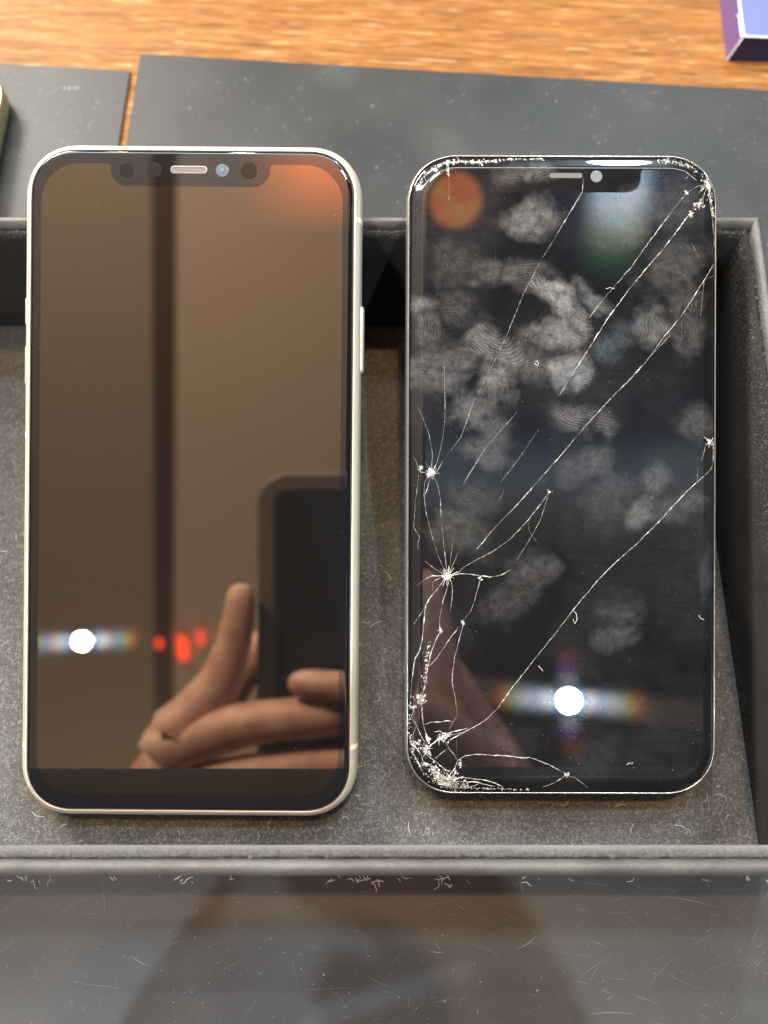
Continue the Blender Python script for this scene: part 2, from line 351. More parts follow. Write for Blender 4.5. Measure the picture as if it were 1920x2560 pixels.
# ------------------------------------------------------------------ black boards on the table
def board(name, poly, z0, z1, label, seed, nscr, area, nspk):
    t = thing(name, label, "board", group="black scratched boards on the table")
    c = Vector((sum(p[0] for p in poly) / len(poly), sum(p[1] for p in poly) / len(poly)))
    b = MB()
    ins = [(p[0] + (c.x - p[0]) * 0.003, p[1] + (c.y - p[1]) * 0.003) for p in poly]
    b.loft([[(*p, z0) for p in poly], [(*p, z1 - 0.25) for p in poly], [(*p, z1) for p in ins]], cap0=True, cap1=True)
    b.build("sheet", M['board2' if seed == 13 else 'board'], t)
    r = random.Random(seed); s = MB(); x0, x1, y0, y1 = area
    for _ in range(nscr):
        p = Vector((x0 + (x1 - x0) * (r.random() if r.random() < .45 else max(r.random(), r.random(), r.random())), r.uniform(y0, y1))); a = r.gauss(0, 0.45) + (math.pi if r.random() < .5 else 0)
        if r.random() < 0.25: a = r.uniform(0, 6.28)
        L = min(22, r.expovariate(1 / 4.5) + 0.8); cur = r.uniform(-0.09, 0.09); pts = []; nn = 7
        for k in range(nn):
            pts.append((p.x, p.y, z1 + 0.012)); p = p + Vector((math.cos(a), math.sin(a))) * L / nn; a += cur
        ww = r.uniform(0.015, 0.055) * (2.2 if r.random() < .08 else 1); s.strip(pts, [ww * math.sin(math.pi * (k + .4) / nn) for k in range(nn)], 0.008)
    for _ in range(nspk):
        x, y = r.uniform(x0, x1), r.uniform(y0, y1); q = r.uniform(0.06, 0.20) * (1.35 if seed != 13 else 1) * (1.7 if r.random() < .06 else 1)
        s.add([(x + q * math.cos(u + r.random()), y + q * math.sin(u + r.random()) * .8, z1 + 0.012) for u in (0, 1.6, 3.1, 4.6)], [(0, 1, 2, 3)])
    s.build("scratches", M['scratch'], t, kind='stuff')
    return t
board("black_board", [(-83.9, 128), (-83.9, 160), (-82.6, 230.3), (127.7, 214.2), (190, 209.5), (186, 128)], -4.15, -3.0,
      "large black scratched board behind the case, right of the thin wood gap", 11, 130, (-80, 150, 128, 222), 420)
board("black_board", [(-230, 128), (-230, 233.5), (-129.5, 226), (-85.2, 222.5), (-86.2, 160), (-86.2, 128)], -4.15, -3.0,
      "small black board at top left, partly under the gold edged phone", 12, 60, (-135, -88, 130, 222), 200)
board("black_board", [(-260, -130), (-260, -4), (260, -4), (260, -130)], -4.15, -3.05,
      "black scratched board in front of the case along the bottom edge", 13, 210, (-95, 95, -62, -20), 230)

# ------------------------------------------------------------------ display case
CX0, CX1, CY0, CY1 = -140.0, 90.2, -19.6, 125.4
def rise(y): return 36.5 / 47.3 + (1 - 36.5 / 47.3) * (y - CY0) / (CY1 - CY0)      # the case is lower at its front
case = thing("display_case", "open black leather case lined with felt, holding the leaning phones", "case", (0, 0, -3))
def case_rect(i, z): return [(CX0 + i, CY0 + i, z * rise(CY0)), (CX1 - i, CY0 + i, z * rise(CY0)), (CX1 - i, CY1 - i, z), (CX0 + i, CY1 - i, z)]
roll = [(0, 0.02), (0, 42.5), (0.12, 44.9), (0.5, 46.2), (1.1, 47.0), (1.75, 47.3), (2.4, 47.0), (2.9, 46.2), (3.1, 45.2), (3.15, 44.0)]
lin = [(3.17, 43.2), (3.25, 44.6), (3.6, 45.4), (4.2, 45.6), (4.8, 45.2), (5.15, 44.2), (5.2, 42.5), (4.6, 30), (3.4, 14), (2.3, 2.5)]
for side in range(4):
    for nm, prof, mm in (("wall", roll, M['leather']), ("lining", lin, M['lining'])):
        b = MB(); nseg = 60
        rings = []
        for i, z in prof:
            c = case_rect(i, z); p, q = Vector(c[side]), Vector(c[(side + 1) % 4])
            rings.append([tuple(p.lerp(q, k / nseg) + Vector((0, 0, random.uniform(-.05, .05) * (1 if z > 40 else 0)))) for k in range(nseg + 1)])
        b.loft(rings, closed=False)
        o = b.build(nm, M['felt'] if nm == "lining" and side == 0 else mm, wall if nm == "lining" else case, smooth=True)
        if nm == "wall": wall = o
b = MB(); b.box(CX0 + .3, CX1 - .3, CY0 + .3, CY1 - .3, 0.05, 1.2); b.build("base", M['leather'], case)
# felt pad: its top is z = 0 in the world, 3 mm above the case's foot
b = MB()
FX0, FX1, FY0, FY1 = CX0 + 3.2, 88.0 - 0.3, CY0 + 2.2, CY1 - 3.0
b.loft([[(FX0, FY0, 1.4), (FX1, FY0, 1.4), (FX1, FY1, 1.4), (FX0, FY1, 1.4)], [(FX0, FY0, 2.6), (FX1, FY0, 2.6), (FX1, FY1, 2.6), (FX0, FY1, 2.6)],
        [(FX0 + .4, FY0 + .4, 3.0), (FX1 - .4, FY0 + .4, 3.0), (FX1 - .4, FY1 - .4, 3.0), (FX0 + .4, FY1 - .4, 3.0)]], cap0=True, cap1=True)
pad = b.build("felt_pad", M['felt'], case)
def fibres(name, count, fn, m, parent, lmin, lmax, wd, seed, loc=None):
    r = random.Random(seed); b = MB()
    for _ in range(count):
        p, u, v_, nn = fn(r); a = r.uniform(0, 6.28); L = r.uniform(lmin, lmax); cur = r.uniform(-1.3, 1.3); k = len(b.v); seg = 4
        lift = r.uniform(0.05, 0.35)
        for s in range(seg + 1):
            d = u * math.cos(a) + v_ * math.sin(a); q = (v_ * math.cos(a) - u * math.sin(a)) * wd / 2
            h = nn * (0.03 + lift * math.sin(math.pi * s / seg) * min(1, L))
            b.v += [tuple(p + q + h), tuple(p - q + h)]; p = p + d * L / seg; a += cur / seg * 2
        b.f += [(k + 2 * s, k + 2 * s + 1, k + 2 * s + 3, k + 2 * s + 2) for s in range(seg)]
    return b.build(name, m, parent, kind='stuff')
UX, UY, UZ = Vector((1, 0, 0)), Vector((0, 1, 0)), Vector((0, 0, 1))
fibres("fuzz", 42000, lambda r: (Vector((r.uniform(-112, FX1 - .6), r.uniform(FY0 + .6, FY1 - .6), 3.0)), UX, UY, UZ), M['fibre'], pad, 0.35, 1.1, 0.050, 21)
fibres("lint", 160, lambda r: (Vector((r.uniform(-105, FX1 - 1), r.uniform(FY0 + 1, 60), 3.1)), UX, UY, UZ), M['fibre2'], pad, 0.8, 3.5, 0.07, 22)

linings = [o for o in case.children_recursive if o.name.startswith("lining")]
def wall_pt(r):
    z = r.uniform(2.5, 45.4); k = min(1, (z - 2.5) / 40)
    y = r.uniform(CY0 + 5.5, CY1 - 6)
    return Vector((CX1 - 2.3 - 2.95 * k, y, z * rise(y))), UY, UZ, -UX
def lip_pt(r):
    s_ = r.choice((0, 0, 1, 2)); i = r.uniform(3.4, 5.1); zz = 45.5 - 1.2 * max(0, i - 4.3)
    if s_ == 0: return Vector((r.uniform(-105, CX1 - 4), CY0 + i, zz * rise(CY0))), UX, UY, UZ
    if s_ == 1:
        y = r.uniform(CY0 + 4, CY1 - 4); return Vector((CX1 - i, y, zz * rise(y))), UX, UY, UZ
    return Vector((r.uniform(-105, CX1 - 4), CY1 - i, zz)), UX, UY, UZ
fibres("fuzz", 9000, wall_pt, M['darkfibre'], linings[1], 0.3, 0.9, 0.05, 23)
fibres("fuzz", 4500, lip_pt, M['darkfibre'], linings[0], 0.3, 0.9, 0.05, 24)

# ------------------------------------------------------------------ phones
ROT = Matrix((X, V, N)).transposed().to_euler()
def lean(px, py, d_top, d_under, rz):
    d = d_top; p = CAM + X * (px - 960) / 1923 * d + V * (1280 - py) / 1923 * d - N * d_under
    return p, (Matrix((X, V, N)).transposed() @ Matrix.Rotation(rz, 3, 'Z')).to_euler()

def phone_shell(t, W, H, R, T, fr, fm, glass_m, edge_in, soft=0.0):
    """frame profile fr as (inset, z); glass starts at inset edge_in"""
    b = MB(); b.loft([rrect(W, H, R, i, z, 16) for i, z in fr], cap0=True)
    b.build("frame", fm, t, smooth=True)
    g = MB(); zi = fr[-1][1]
    g.loft([rrect(W, H, R, edge_in - 0.08, zi - .25, 16), rrect(W, H, R, edge_in - 0.02, zi + .06, 16), rrect(W, H, R, edge_in + .02, zi + .06, 16)])
    g.build("gasket", M['gap'], t)
    z1 = T
    prof = [(edge_in + .02, zi - .05), (edge_in + .05, zi + .18), (edge_in + .3, zi + .40 * (z1 - zi) + .1), (edge_in + .5, z1 - .10), (edge_in + .75, z1 - .03), (edge_in + 1.0, z1 - .005), (edge_in + 1.2, z1), (edge_in + 1.5, z1)]
    if soft:   # domed rim: slope held near one angle over a band, to broaden the lamp glint
        prof = [(edge_in + .02, zi - .05)]; zz = z1; n_ = 12; pts = [(edge_in + soft + .3, z1), (edge_in + soft, z1)]
        for k in range(1, n_ + 1):
            zz -= soft / n_ * math.tan(math.radians((4, 11, 16.6, 17.1, 17.4, 17.7, 18.0, 18.3, 18.8, 21, 29, 40)[k - 1])); pts.append((edge_in + soft - soft * k / n_ + .05, zz))
        prof = [(edge_in + .03, max(zi - .3, pts[-1][1] - .3))] + pts[::-1]
    g = MB(); g.loft([rrect(W, H, R, i, z, 16) for i, z in prof], cap1=True)
    g.build("front_glass", glass_m, t, smooth=True)
    return prof

def screen_outline(x0, x1, y0, y1, rt, rb, nx0, nx1, ny, nr):
    """screen with a notch hanging from its top edge (y1); all mm"""
    f = 0.8
    p = arc(x1 - rt, y1 - rt, rt, 0, 90, 14)
    p += arc(nx1 + f, y1 - f, f, 90, 180, 4)
    p += arc(nx1 - nr, ny + nr, nr, 0, -90, 10)
    p += arc(nx0 + nr, ny + nr, nr, -90, -180, 10)
    p += arc(nx0 - f, y1 - f, f, 0, 90, 4)
    p += arc(x0 + rt, y1 - rt, rt, 90, 180, 14)
    p += arc(x0 + rb, y0 + rb, rb, 180, 270, 6) + arc(x1 - rb, y0 + rb, rb, 270, 360, 6)
    return p
def sheet(name, pts, z, m, parent, th=0.03, **kw):
    b = MB(); b.loft([[(*p, z - .02) for p in pts], [(*p, z + th) for p in pts]], cap1=True)
    return b.build(name, m, parent, **kw)

# ---- phone 1: intact, champagne frame
W1, H1, R1, T1 = 76.9, 153.3, 12.2, 8.35
loc, rot = lean(477.5, 1201.5, 175.0, 182.0, -0.0084)
loc = loc
ph = thing("smartphone", "intact champagne framed smartphone with clean mirror like black screen, left of the cracked one", "phone", loc, rot, "smartphones leaning in the case")
FR1 = [(2.6, 0), (1.2, .35), (.4, 1.25), (.06, 2.6), (0, 4.2), (.06, 5.3), (.3, 6.25), (.7, 6.95), (1.2, 7.4), (1.6, 7.6), (1.8, 7.62), (1.86, 7.4)]
phone_shell(ph, W1, H1, R1, T1, FR1, M['frame'], M['glass'], 1.9)
k1 = 0.0903
def p1(px, py):
    a = -0.0084; x, y = (px - 477.5) * k1, (1201.5 - py) * k1
    return (x * math.cos(a) + y * math.sin(a), -x * math.sin(a) + y * math.cos(a))
xs0, xs1 = -W1 / 2 + 4.5, W1 / 2 - 4.4
ys1 = p1(480, 411)[1]; ys0 = p1(480, 1988)[1]
nx0, nx1 = p1(281, 430)[0], p1(679, 430)[0]; ny = p1(480, 467)[1]
scr = sheet("screen", screen_outline(xs0, xs1, ys0, ys1, 8.6, 8.2, nx0, nx1, ny, 3.6), T1, M['screen'], ph)
for px, py, r in ((321, 426, 1.68), (390, 426, 1.68), (627, 427, 1.9)):
    x, y = p1(px, py); polydisc("sensor_window", x, y, T1, r, M['sensor'], ph)
x, y = p1(476, 425)
sl = MB(); sl.loft([rrect(8.3, 1.75, .85, -.02, T1 - .01, 6, x, y), rrect(8.3, 1.75, .85, .02, T1 + .09, 6, x, y), rrect(8.3, 1.75, .85, .26, T1 + .1, 6, x, y), rrect(8.3, 1.75, .85, .32, T1 + .02, 6, x, y)])
ear = sl.build("earpiece", simple("earpiece_ring", (0.22, 0.21, 0.20), 0.3, 0.8), ph, smooth=False)
sl = MB(); sl.loft([rrect(8.3, 1.75, .85, .3, T1 + .02, 6, x, y), rrect(8.3, 1.75, .85, .34, T1 + .025, 6, x, y)], cap1=True); sl.build("speaker_mesh", M['mesh_'], ear)
x, y = p1(559, 427)
cm = polydisc("front_camera", x, y, T1, 1.42, M['lens'], ph, 0.04)
polydisc("lens", x + .1, y, T1 + .04, 0.40, M['lensblue'], cm, 0.12)
# side buttons: rounded bars following the frame
def side_button(name, side, yc, ln, out, parent, m):
    b = MB(); x = side * W1 / 2; rings = []
    for u, sc in ((-ln / 2, .3), (-ln / 2 + .25, .8), (-ln / 2 + .8, 1), (ln / 2 - .8, 1), (ln / 2 - .25, .8), (ln / 2, .3)):
        rings.append([(x + side * (-.4 + (out + .4) * sc * max(0, math.cos(a)) ** .5), yc + u, 4.3 + 1.55 * sc * math.sin(a)) for a in [math.radians(-90 + 18 * k) for k in range(11)]] + [(x - side * .6, yc + u, 4.3)])
    b.loft(rings, cap0=True, cap1=True)
    b.build(name, m, parent, smooth=True)
side_button("side_button", 1, p1(905, 842)[1], 15.6, .62, ph, M['frame'])
side_button("volume_button", -1, p1(62, 907)[1], 9.6, .42, ph, M['frame'])
side_button("volume_button", -1, p1(62, 770)[1], 7.0, .42, ph, M['frame'])
def band(yc, side, parent):
    b = MB(); rings = []
    for yy in (yc - .55, yc + .55):
        rings.append([(side * (W1 / 2 - i + .025), yy, z + (.02 if z > 5 else 0)) for i, z in FR1[2:-2]])
    b.loft(rings, closed=False); b.build("antenna_band", M['band'], parent, smooth=True)
for py, sd in ((545, 1), (1872, 1), (1868, -1), (1085, -1)): band(p1(905 if sd > 0 else 60, py)[1], sd, ph)
# dust specks lying on the clean glass
b = MB(); r = random.Random(5)
for _ in range(90):
    x, y = r.uniform(xs0 - 2, xs1 + 2), r.uniform(ys0 - 9, ys1)
    if r.random() < .35: x, y = xs1 - abs(r.gauss(0, 2.0)), ys1 - 4 - abs(r.gauss(0, 6))
    q = r.uniform(0.02, 0.065); z = T1 + .045
    b.add([(x - q, y, z), (x, y - q * .7, z), (x + q, y, z), (x, y + q, z), (x, y, z + q)], [(0, 1, 4), (1, 2, 4), (2, 3, 4), (3, 0, 4)])
b.build("dust", M['fibre2'], ph, kind='stuff')

# ---- phone 2: cracked, steel frame
W2, H2, R2, T2 = 71.1, 146.2, 11.8, 7.72
loc, rot = lean(1404, 1186.5, 175.0, 182.0, -0.003)
pc = thing("smartphone", "cracked smartphone with shattered corners and greasy fingerprints on its black screen", "phone", loc, rot, "smartphones leaning in the case")
FR2 = [(2.2, 0), (.9, .5), (.25, 1.6), (0, 3.4), (.02, 5.0), (.12, 6.0), (.3, 6.6), (.55, 6.95), (.72, 7.0), (.76, 6.8)]
PROF2 = phone_shell(pc, W2, H2, R2, T2, FR2, M['steel'], M['cglass'], 0.8, 3.0)
def inset2(x, y):
    qx, qy = abs(x) - (W2 / 2 - R2), abs(y) - (H2 / 2 - R2)
    return -(math.hypot(max(qx, 0), max(qy, 0)) + min(max(qx, qy), 0) - R2)
def z2(x, y):
    i = inset2(x, y)
    if i <= PROF2[1][0]: return PROF2[1][1]
    for (a, za), (b_, zb) in zip(PROF2, PROF2[1:]):
        if i <= b_: return za + (zb - za) * (i - a) / (b_ - a)
    return T2
sx0, sy1 = p2(1062, 424); sx1, sy0 = p2(1757, 1941)
n0, n1, nyy = p2(1222, 0)[0], p2(1598, 0)[0], p2(0, 481)[1]
sheet("screen", screen_outline(sx0, sx1, sy0, sy1, 7.6, 7.4, n0, n1, nyy, 3.2), T2, M['cscreen'], pc, th=0.02)
x, y = p2(1411, 439)
ear = MB(); ear.loft([rrect(7.4, 1.15, .5, 0, T2 - .01, 6, x, y), rrect(7.4, 1.15, .5, .02, T2 + .03, 6, x, y), rrect(7.4, 1.15, .5, .12, T2 + .03, 6, x, y)], cap1=True)
eo = ear.build("earpiece", M['grey'], pc)
b = MB()
for i in range(22): b.box(x - 3.4 + i * .31, x - 3.4 + i * .31 + .16, y - .34, y + .34, T2 + .03, T2 + .05)
b.build("speaker_mesh", M['mesh_'], eo, kind='stuff')
x, y = p2(1487, 441); polydisc("front_camera", x, y, T2, 1.32, simple("fogged_lens", (0.11, 0.112, 0.115), .5), pc, .04)

# cracks: traced along the glass, each a thin raised fracture ridge
CR = [ # width mm, points in photo px
 (.20, "1768,455 1740,465 1715,479 1678,525 1605,624 1573,670 1530,719 1498,757 1470,795"),
 (.26, "1766,462 1750,500 1730,519 1695,569 1649,629 1623,658 1568,725 1516,797 1469,872 1429,936 1395,990"),
 (.20, "1786,655 1782,661 1756,702 1701,788 1654,846 1611,907 1568,953 1527,994 1510,1012 1458,1069 1400,1139 1365,1179 1350,1196 1291,1263 1268,1286 1226,1331 1190,1375"),
 (.10, "1672,838 1645,868 1614,901 1580,935"),(.10, "1788,684 1770,694 1757,702"),(.08,"1757,702 1753,740 1748,790"),
 (.17, "1455,444 1452,479 1411,548 1377,606 1353,644"),(.10, "1353,644 1304,739 1267,832 1238,895 1180,1010 1151,1093 1116,1139"),
 (.12, "1290,1030 1267,1058 1215,1116 1168,1191 1155,1215"),(.07, "1345,1075 1339,1081 1301,1139 1249,1208"),
 (.20, "1785,1156 1779,1171 1741,1205 1712,1231 1654,1295 1591,1359 1539,1405 1498,1446 1440,1515 1388,1584 1336,1648 1299,1697 1284,1714 1244,1772 1221,1795 1197,1812 1157,1833 1127,1838"),
 (.30, "1752,1088 1764,1095 1775,1105 1785,1106 1786,1130 1785,1156"),(.16, "1764,1106 1758,1130 1752,1150"),(.12, "1743,1168 1742,1188 1741,1205"),(.10,"1735,1092 1750,1096 1764,1095"),
 (.16, "1371,1231 1350,1261 1312,1309 1272,1350 1232,1379 1184,1404 1156,1421 1146,1432 1130,1441"),(.09, "1371,1231 1350,1299 1329,1339 1291,1400"),
 (.09, "1255,1222 1257,1232 1250,1245 1244,1255"),(.06,"1318,1300 1322,1330 1345,1360"),
 (.18, "1031,1141 1041,1162 1044,1177 1051,1182 1067,1182 1077,1183"),(.16, "1045,1185 1042,1219 1040,1236 1036,1252 1035,1299 1033,1320 1048,1345 1043,1360 1045,1375"),
 (.12, "1040,1014 1048,1030 1056,1050 1070,1086 1074,1107 1079,1134 1077,1183"),(.11, "1107,900 1110,1000 1110,1050 1103,1105 1093,1149 1084,1174 1077,1183"),
 (.30, "1105,1155 1099,1165 1093,1177 1084,1185"),(.22, "1074,1190 1070,1210 1065,1229 1058,1248"),(.14, "1072,1190 1059,1208 1058,1240 1063,1282 1068,1299 1076,1333 1086,1366 1095,1392 1110,1428 1118,1440"),
 (.22, "1080,1186 1093,1215 1099,1244"),(.12, "1099,1244 1101,1293 1108,1362 1115,1421 1118,1440"),(.14, "1077,1183 1066,1165 1062,1155"),
 (.10, "1132,1343 1124,1415 1119,1440"),(.16, "1061,1404 1082,1421 1110,1438 1118,1441"),(.20, "1060,1451 1080,1441 1110,1442"),(.07, "1040,1466 1060,1451"),(.07,"1143,1385 1130,1415 1120,1438"),
 (.24, "1116,1443 1110,1449 1089,1478 1072,1499 1063,1516 1060,1545 1055,1599 1049,1627 1037,1649 1033,1681 1029,1703 1027,1753"),
 (.14, "1112,1444 1101,1445 1082,1455 1079,1480"),(.20, "1118,1445 1120,1451 1113,1485 1107,1500 1099,1545 1098,1570 1102,1577 1090,1599 1079,1627 1072,1654 1068,1676 1066,1708 1057,1733 1052,1751"),
 (.14, "1120,1444 1127,1451 1130,1472 1129,1499 1125,1530"),(.22, "1120,1440 1146,1436 1169,1436 1198,1440 1224,1444 1253,1438 1276,1425"),
 (.24, "1200,1442 1197,1461 1191,1480"),(.10, "1191,1480 1187,1499 1177,1527 1162,1546"),
 (.24, "1162,1546 1154,1559"),(.15, "1155,1558 1156,1568 1147,1602 1137,1640 1131,1681 1130,1708 1136,1737 1142,1776 1141,1794 1133,1805 1122,1826"),
 (.09, "1149,1566 1127,1593 1109,1620 1090,1649 1072,1667"),(.08, "1059,1523 1045,1545 1034,1563"),
 (.22, "1041,1764 1034,1780 1029,1794 1041,1816 1056,1848 1068,1862"),(.26, "1052,1751 1054,1764 1056,1794 1059,1816 1068,1844 1072,1862"),
 (.22, "1061,1813 1077,1807 1097,1807 1118,1803 1131,1806"),(.40, "1170,1821 1127,1832 1099,1848 1077,1864 1066,1880 1059,1893"),
 (.20, "1163,1832 1140,1843 1118,1855"),(.16, "1085,1832 1099,1829 1113,1836 1118,1842"),(.22, "1109,1846 1122,1871 1145,1902"),(.09, "1122,1871 1105,1883 1088,1898"),
 (.22, "1145,1902 1163,1891 1188,1887 1226,1889 1271,1891 1312,1896 1325,1894 1377,1914 1417,1937"),(.16, "1417,1937 1440,1946 1458,1960 1472,1972"),(.15, "1417,1937 1388,1957 1359,1970"),
 (.24, "1145,1902 1136,1925 1122,1943"),(.16, "1066,1889 1088,1905 1122,1932"),(.22, "1025,1859 1041,1873 1054,1889 1059,1907 1057,1921 1079,1927 1090,1934"),
 (.24, "1024,1875 1036,1893 1050,1914 1057,1925"),(.24, "1145,1943 1181,1948 1215,1952 1240,1960 1260,1971"),(.26, "1145,1955 1194,1957 1210,1963 1240,1970"),(.22,"1150,1968 1175,1972 1200,1960"),
 (.12, "1142,1848 1141,1870 1143,1888"),(.12, "1031,1860 1034,1836 1041,1816"),
 (.22, "1118,400 1117,425 1118,445"),(.08, "1118,445 1119,470 1118,505"),(.10,"1195,398 1196,410 1194,420"),
 (.20, "1768,455 1770,490 1776,520 1782,540"),(.12, "1776,520 1781,545 1784,580"),(.26, "1768,455 1752,470 1742,482"),(.22, "1768,450 1745,440 1722,432"),(.22, "1760,440 1735,425 1700,410 1690,402"),
 (.14, "1768,460 1758,482 1752,505"),(.14,"1700,440 1712,446 1722,432"),(.16,"1705,425 1725,440 1740,452"),
 (.08,"1724,604 1738,632 1752,655"),(.10,"1786,560 1789,640 1788,700"),
]
def wiggle(pts, step, jit, r):
    out = []
    for (ax, ay), (bx, by) in zip(pts, pts[1:]):
        L = math.hypot(bx - ax, by - ay); m_ = max(1, int(L / step))
        for k in range(m_):
            u = k / m_; j = jit if (out and 0 < k) else jit * .3
            out.append((ax + (bx - ax) * u + r.uniform(-j, j), ay + (by - ay) * u + r.uniform(-j, j)))
    out.append(pts[-1]); return out
r = random.Random(9)
for wd, txt in CR:
    px = [tuple(float(c) for c in q.split(',')) for q in txt.split()]
    pts = [p2(*q) for q in px]
    pts = wiggle(pts, 0.55, 0.035 + wd * .12, r)
    n_ = len(pts); b = MB(); ws = []; ph_ = r.uniform(0, 6)
    for i in range(n_):
        e = min(1, (i + .6) / 3, (n_ - i - .4) / 3); lowf = 0.5 + 0.5 * math.sin(i * .21 + ph_) * math.sin(i * .083 + 1.7 * ph_); ws.append(wd * (1.2 if pts[0][0] < -18 and pts[0][1] < -2 else 0.85) * e * (0.25 + 0.75 * r.random() ** 1.4) * (0.35 + 0.85 * lowf) + .012)
    b.strip([(x, y, z2(x, y) + .03) for x, y in pts], ws, 0.04 + wd * .12); b.build("crack", M['crack'], pc)
# short rays round each impact
for (cx, cy), nray, lo_, hi_, wd in (((1077, 1183), 13, 8, 24, .34), ((1118, 1441), 18, 9, 30, .36), ((1052, 1750), 10, 7, 20, .36), ((1768, 458), 16, 10, 34, .34), ((1067, 1872), 9, 8, 20, .36), ((1128, 1952), 14, 10, 34, .4), ((1776, 1104), 7, 6, 16, .3), ((1098, 1848), 8, 7, 20, .3), ((1417, 1937), 5, 4, 9, .26)):
    for k in range(nray):
        a = 6.283 * (k + r.uniform(-.35, .35)) / nray; L = r.uniform(lo_, hi_)
        q = wiggle([p2(cx, cy), p2(cx + L * .5 * math.cos(a + .1), cy + L * .5 * math.sin(a + .1)), p2(cx + L * math.cos(a), cy + L * math.sin(a))], .4, .05, r)
        if min(inset2(*e) for e in q) < .3: continue
        b = MB(); b.strip([(x, y, z2(x, y) + .035) for x, y in q], [wd * (1 - i / len(q)) * r.uniform(.5, 1.1) + .02 for i in range(len(q))], .07); b.build("crack", M['crack'], pc)
# crushed glass where the hits landed
b = MB()
def crush(px, py, rad, count, smin=.12, smax=.52):
    cx, cy = p2(px, py)
    for _ in range(count):
        d = abs(r.gauss(0, .5)) * rad * P2K; a = r.uniform(0, 6.28); x, y = cx + d * math.cos(a), cy + d * math.sin(a)
        if inset2(x, y) < .5: continue
        s = r.uniform(smin, smax); z = z2(x, y) + .03; a = r.uniform(0, 6.28)
        b.add([(x + s * math.cos(a), y + s * math.sin(a), z + r.uniform(0, .08)), (x + s * .6 * math.cos(a + 2), y + s * .6 * math.sin(a + 2), z + r.uniform(0, .08)), (x + s * .5 * math.cos(a + 4), y + s * .5 * math.sin(a + 4), z + r.uniform(0, .12))], [(0, 1, 2)])
def crush_line(txt, rad, per):
    px = [tuple(float(c) for c in q.split(',')) for q in txt.split()]
    for (ax, ay), (bx, by) in zip(px, px[1:]):
        L = math.hypot(bx - ax, by - ay)
        for _ in range(int(L * per)):
            u = r.random(); crush(ax + (bx - ax) * u, ay + (by - ay) * u, rad, 1, .08, .42)
for q in ((1077, 1183, 12, 60), (1118, 1440, 13, 80), (1052, 1748, 14, 70), (1066, 1880, 14, 50), (1108, 1846, 14, 40), (1090, 1940, 22, 70), (1130, 1955, 26, 110), (1768, 455, 20, 110),
          (1745, 510, 14, 50), (1722, 535, 9, 24), (1418, 1937, 8, 16), (1775, 1104, 12, 26), (1157, 1560, 6, 14), (1371, 1230, 6, 10), (1100, 1577, 6, 12), (1199, 1446, 8, 14), (1050, 1172, 8, 14), (1110, 1960, 20, 60), (1150, 1910, 10, 16), (1713, 482, 8, 14)): crush(*q)
crush_line("1040,470 1058,440 1085,418 1115,406 1150,403 1190,405 1235,402", 7, 1.7)
crush_line("1235,398 1300,395 1360,396", 5, .5); crush_line("1640,398 1690,402 1730,415 1765,440 1780,480", 12, .9); crush_line("1115,400 1117,440", 6, .9)
crush_line("1025,1840 1035,1890 1060,1935 1100,1965 1180,1974", 10, .7); crush_line("1027,1740 1025,1840", 6, .35); crush_line("1070,1600 1064,1680 1060,1720", 7, .5); crush_line("1768,460 1784,540", 6, .8)
crush_line("1180,1974 1330,1976", 4, .3)
for q in ((1085, 1925, 16, 60), (1062, 1912, 10, 40), (1100, 1945, 14, 60), (1160, 1965, 14, 50), (1046, 1860, 12, 30), (1122, 1838, 8, 24), (1036, 1770, 8, 20), (1070, 1850, 8, 24)): crush(*q)
b.build("crushed_glass", M['crack'], pc, kind='stuff')
# dust and short hairs on the dirty glass
b = MB()
for _ in range(420):
    x, y = r.uniform(-34, 34), r.uniform(-71, 71); q = r.uniform(0.02, 0.06); z = z2(x, y) + .03
    b.add([(x - q, y, z), (x, y - q * .7, z), (x + q, y, z), (x, y + q, z), (x, y, z + q)], [(0, 1, 4), (1, 2, 4), (2, 3, 4), (3, 0, 4)])
for txt in ("1333,909 1341,915 1344,908 1340,903 1335,905", "1511,722 1522,719 1533,722", "1434,1528 1440,1535 1442,1550 1436,1560 1432,1548", "1746,1537 1751,1546 1759,1548", "1567,1912 1574,1907 1580,1910 1582,1905", "1345,1665 1352,1672 1357,1678"):
    pts = [p2(*(float(c) for c in q.split(','))) for q in txt.split()]; b.strip([(*q, T2 + .06) for q in pts], [.09] * len(pts), .03)
b.build("dust", M['fibre2'], pc, kind='stuff')

# ---- phone 3: gold edge at the left of the frame
W3, H3, T3 = 71.0, 144.0, 8.0
p3 = thing("smartphone", "gold edged smartphone lying on the small black board at the left border", "phone", (-121.8 - W3 / 2, 213.5 - H3 / 2, -3.0), None, "smartphones lying about")
del p3["group"]
phone_shell(p3, W3, H3, 10.5, T3, [(2.2, 0), (.9, .5), (.25, 1.6), (0, 3.2), (0, 5.0), (.15, 6.4), (.5, 7.1), (.9, 7.4), (1.0, 7.2)], M['gold'], M['glass'], 1.05)

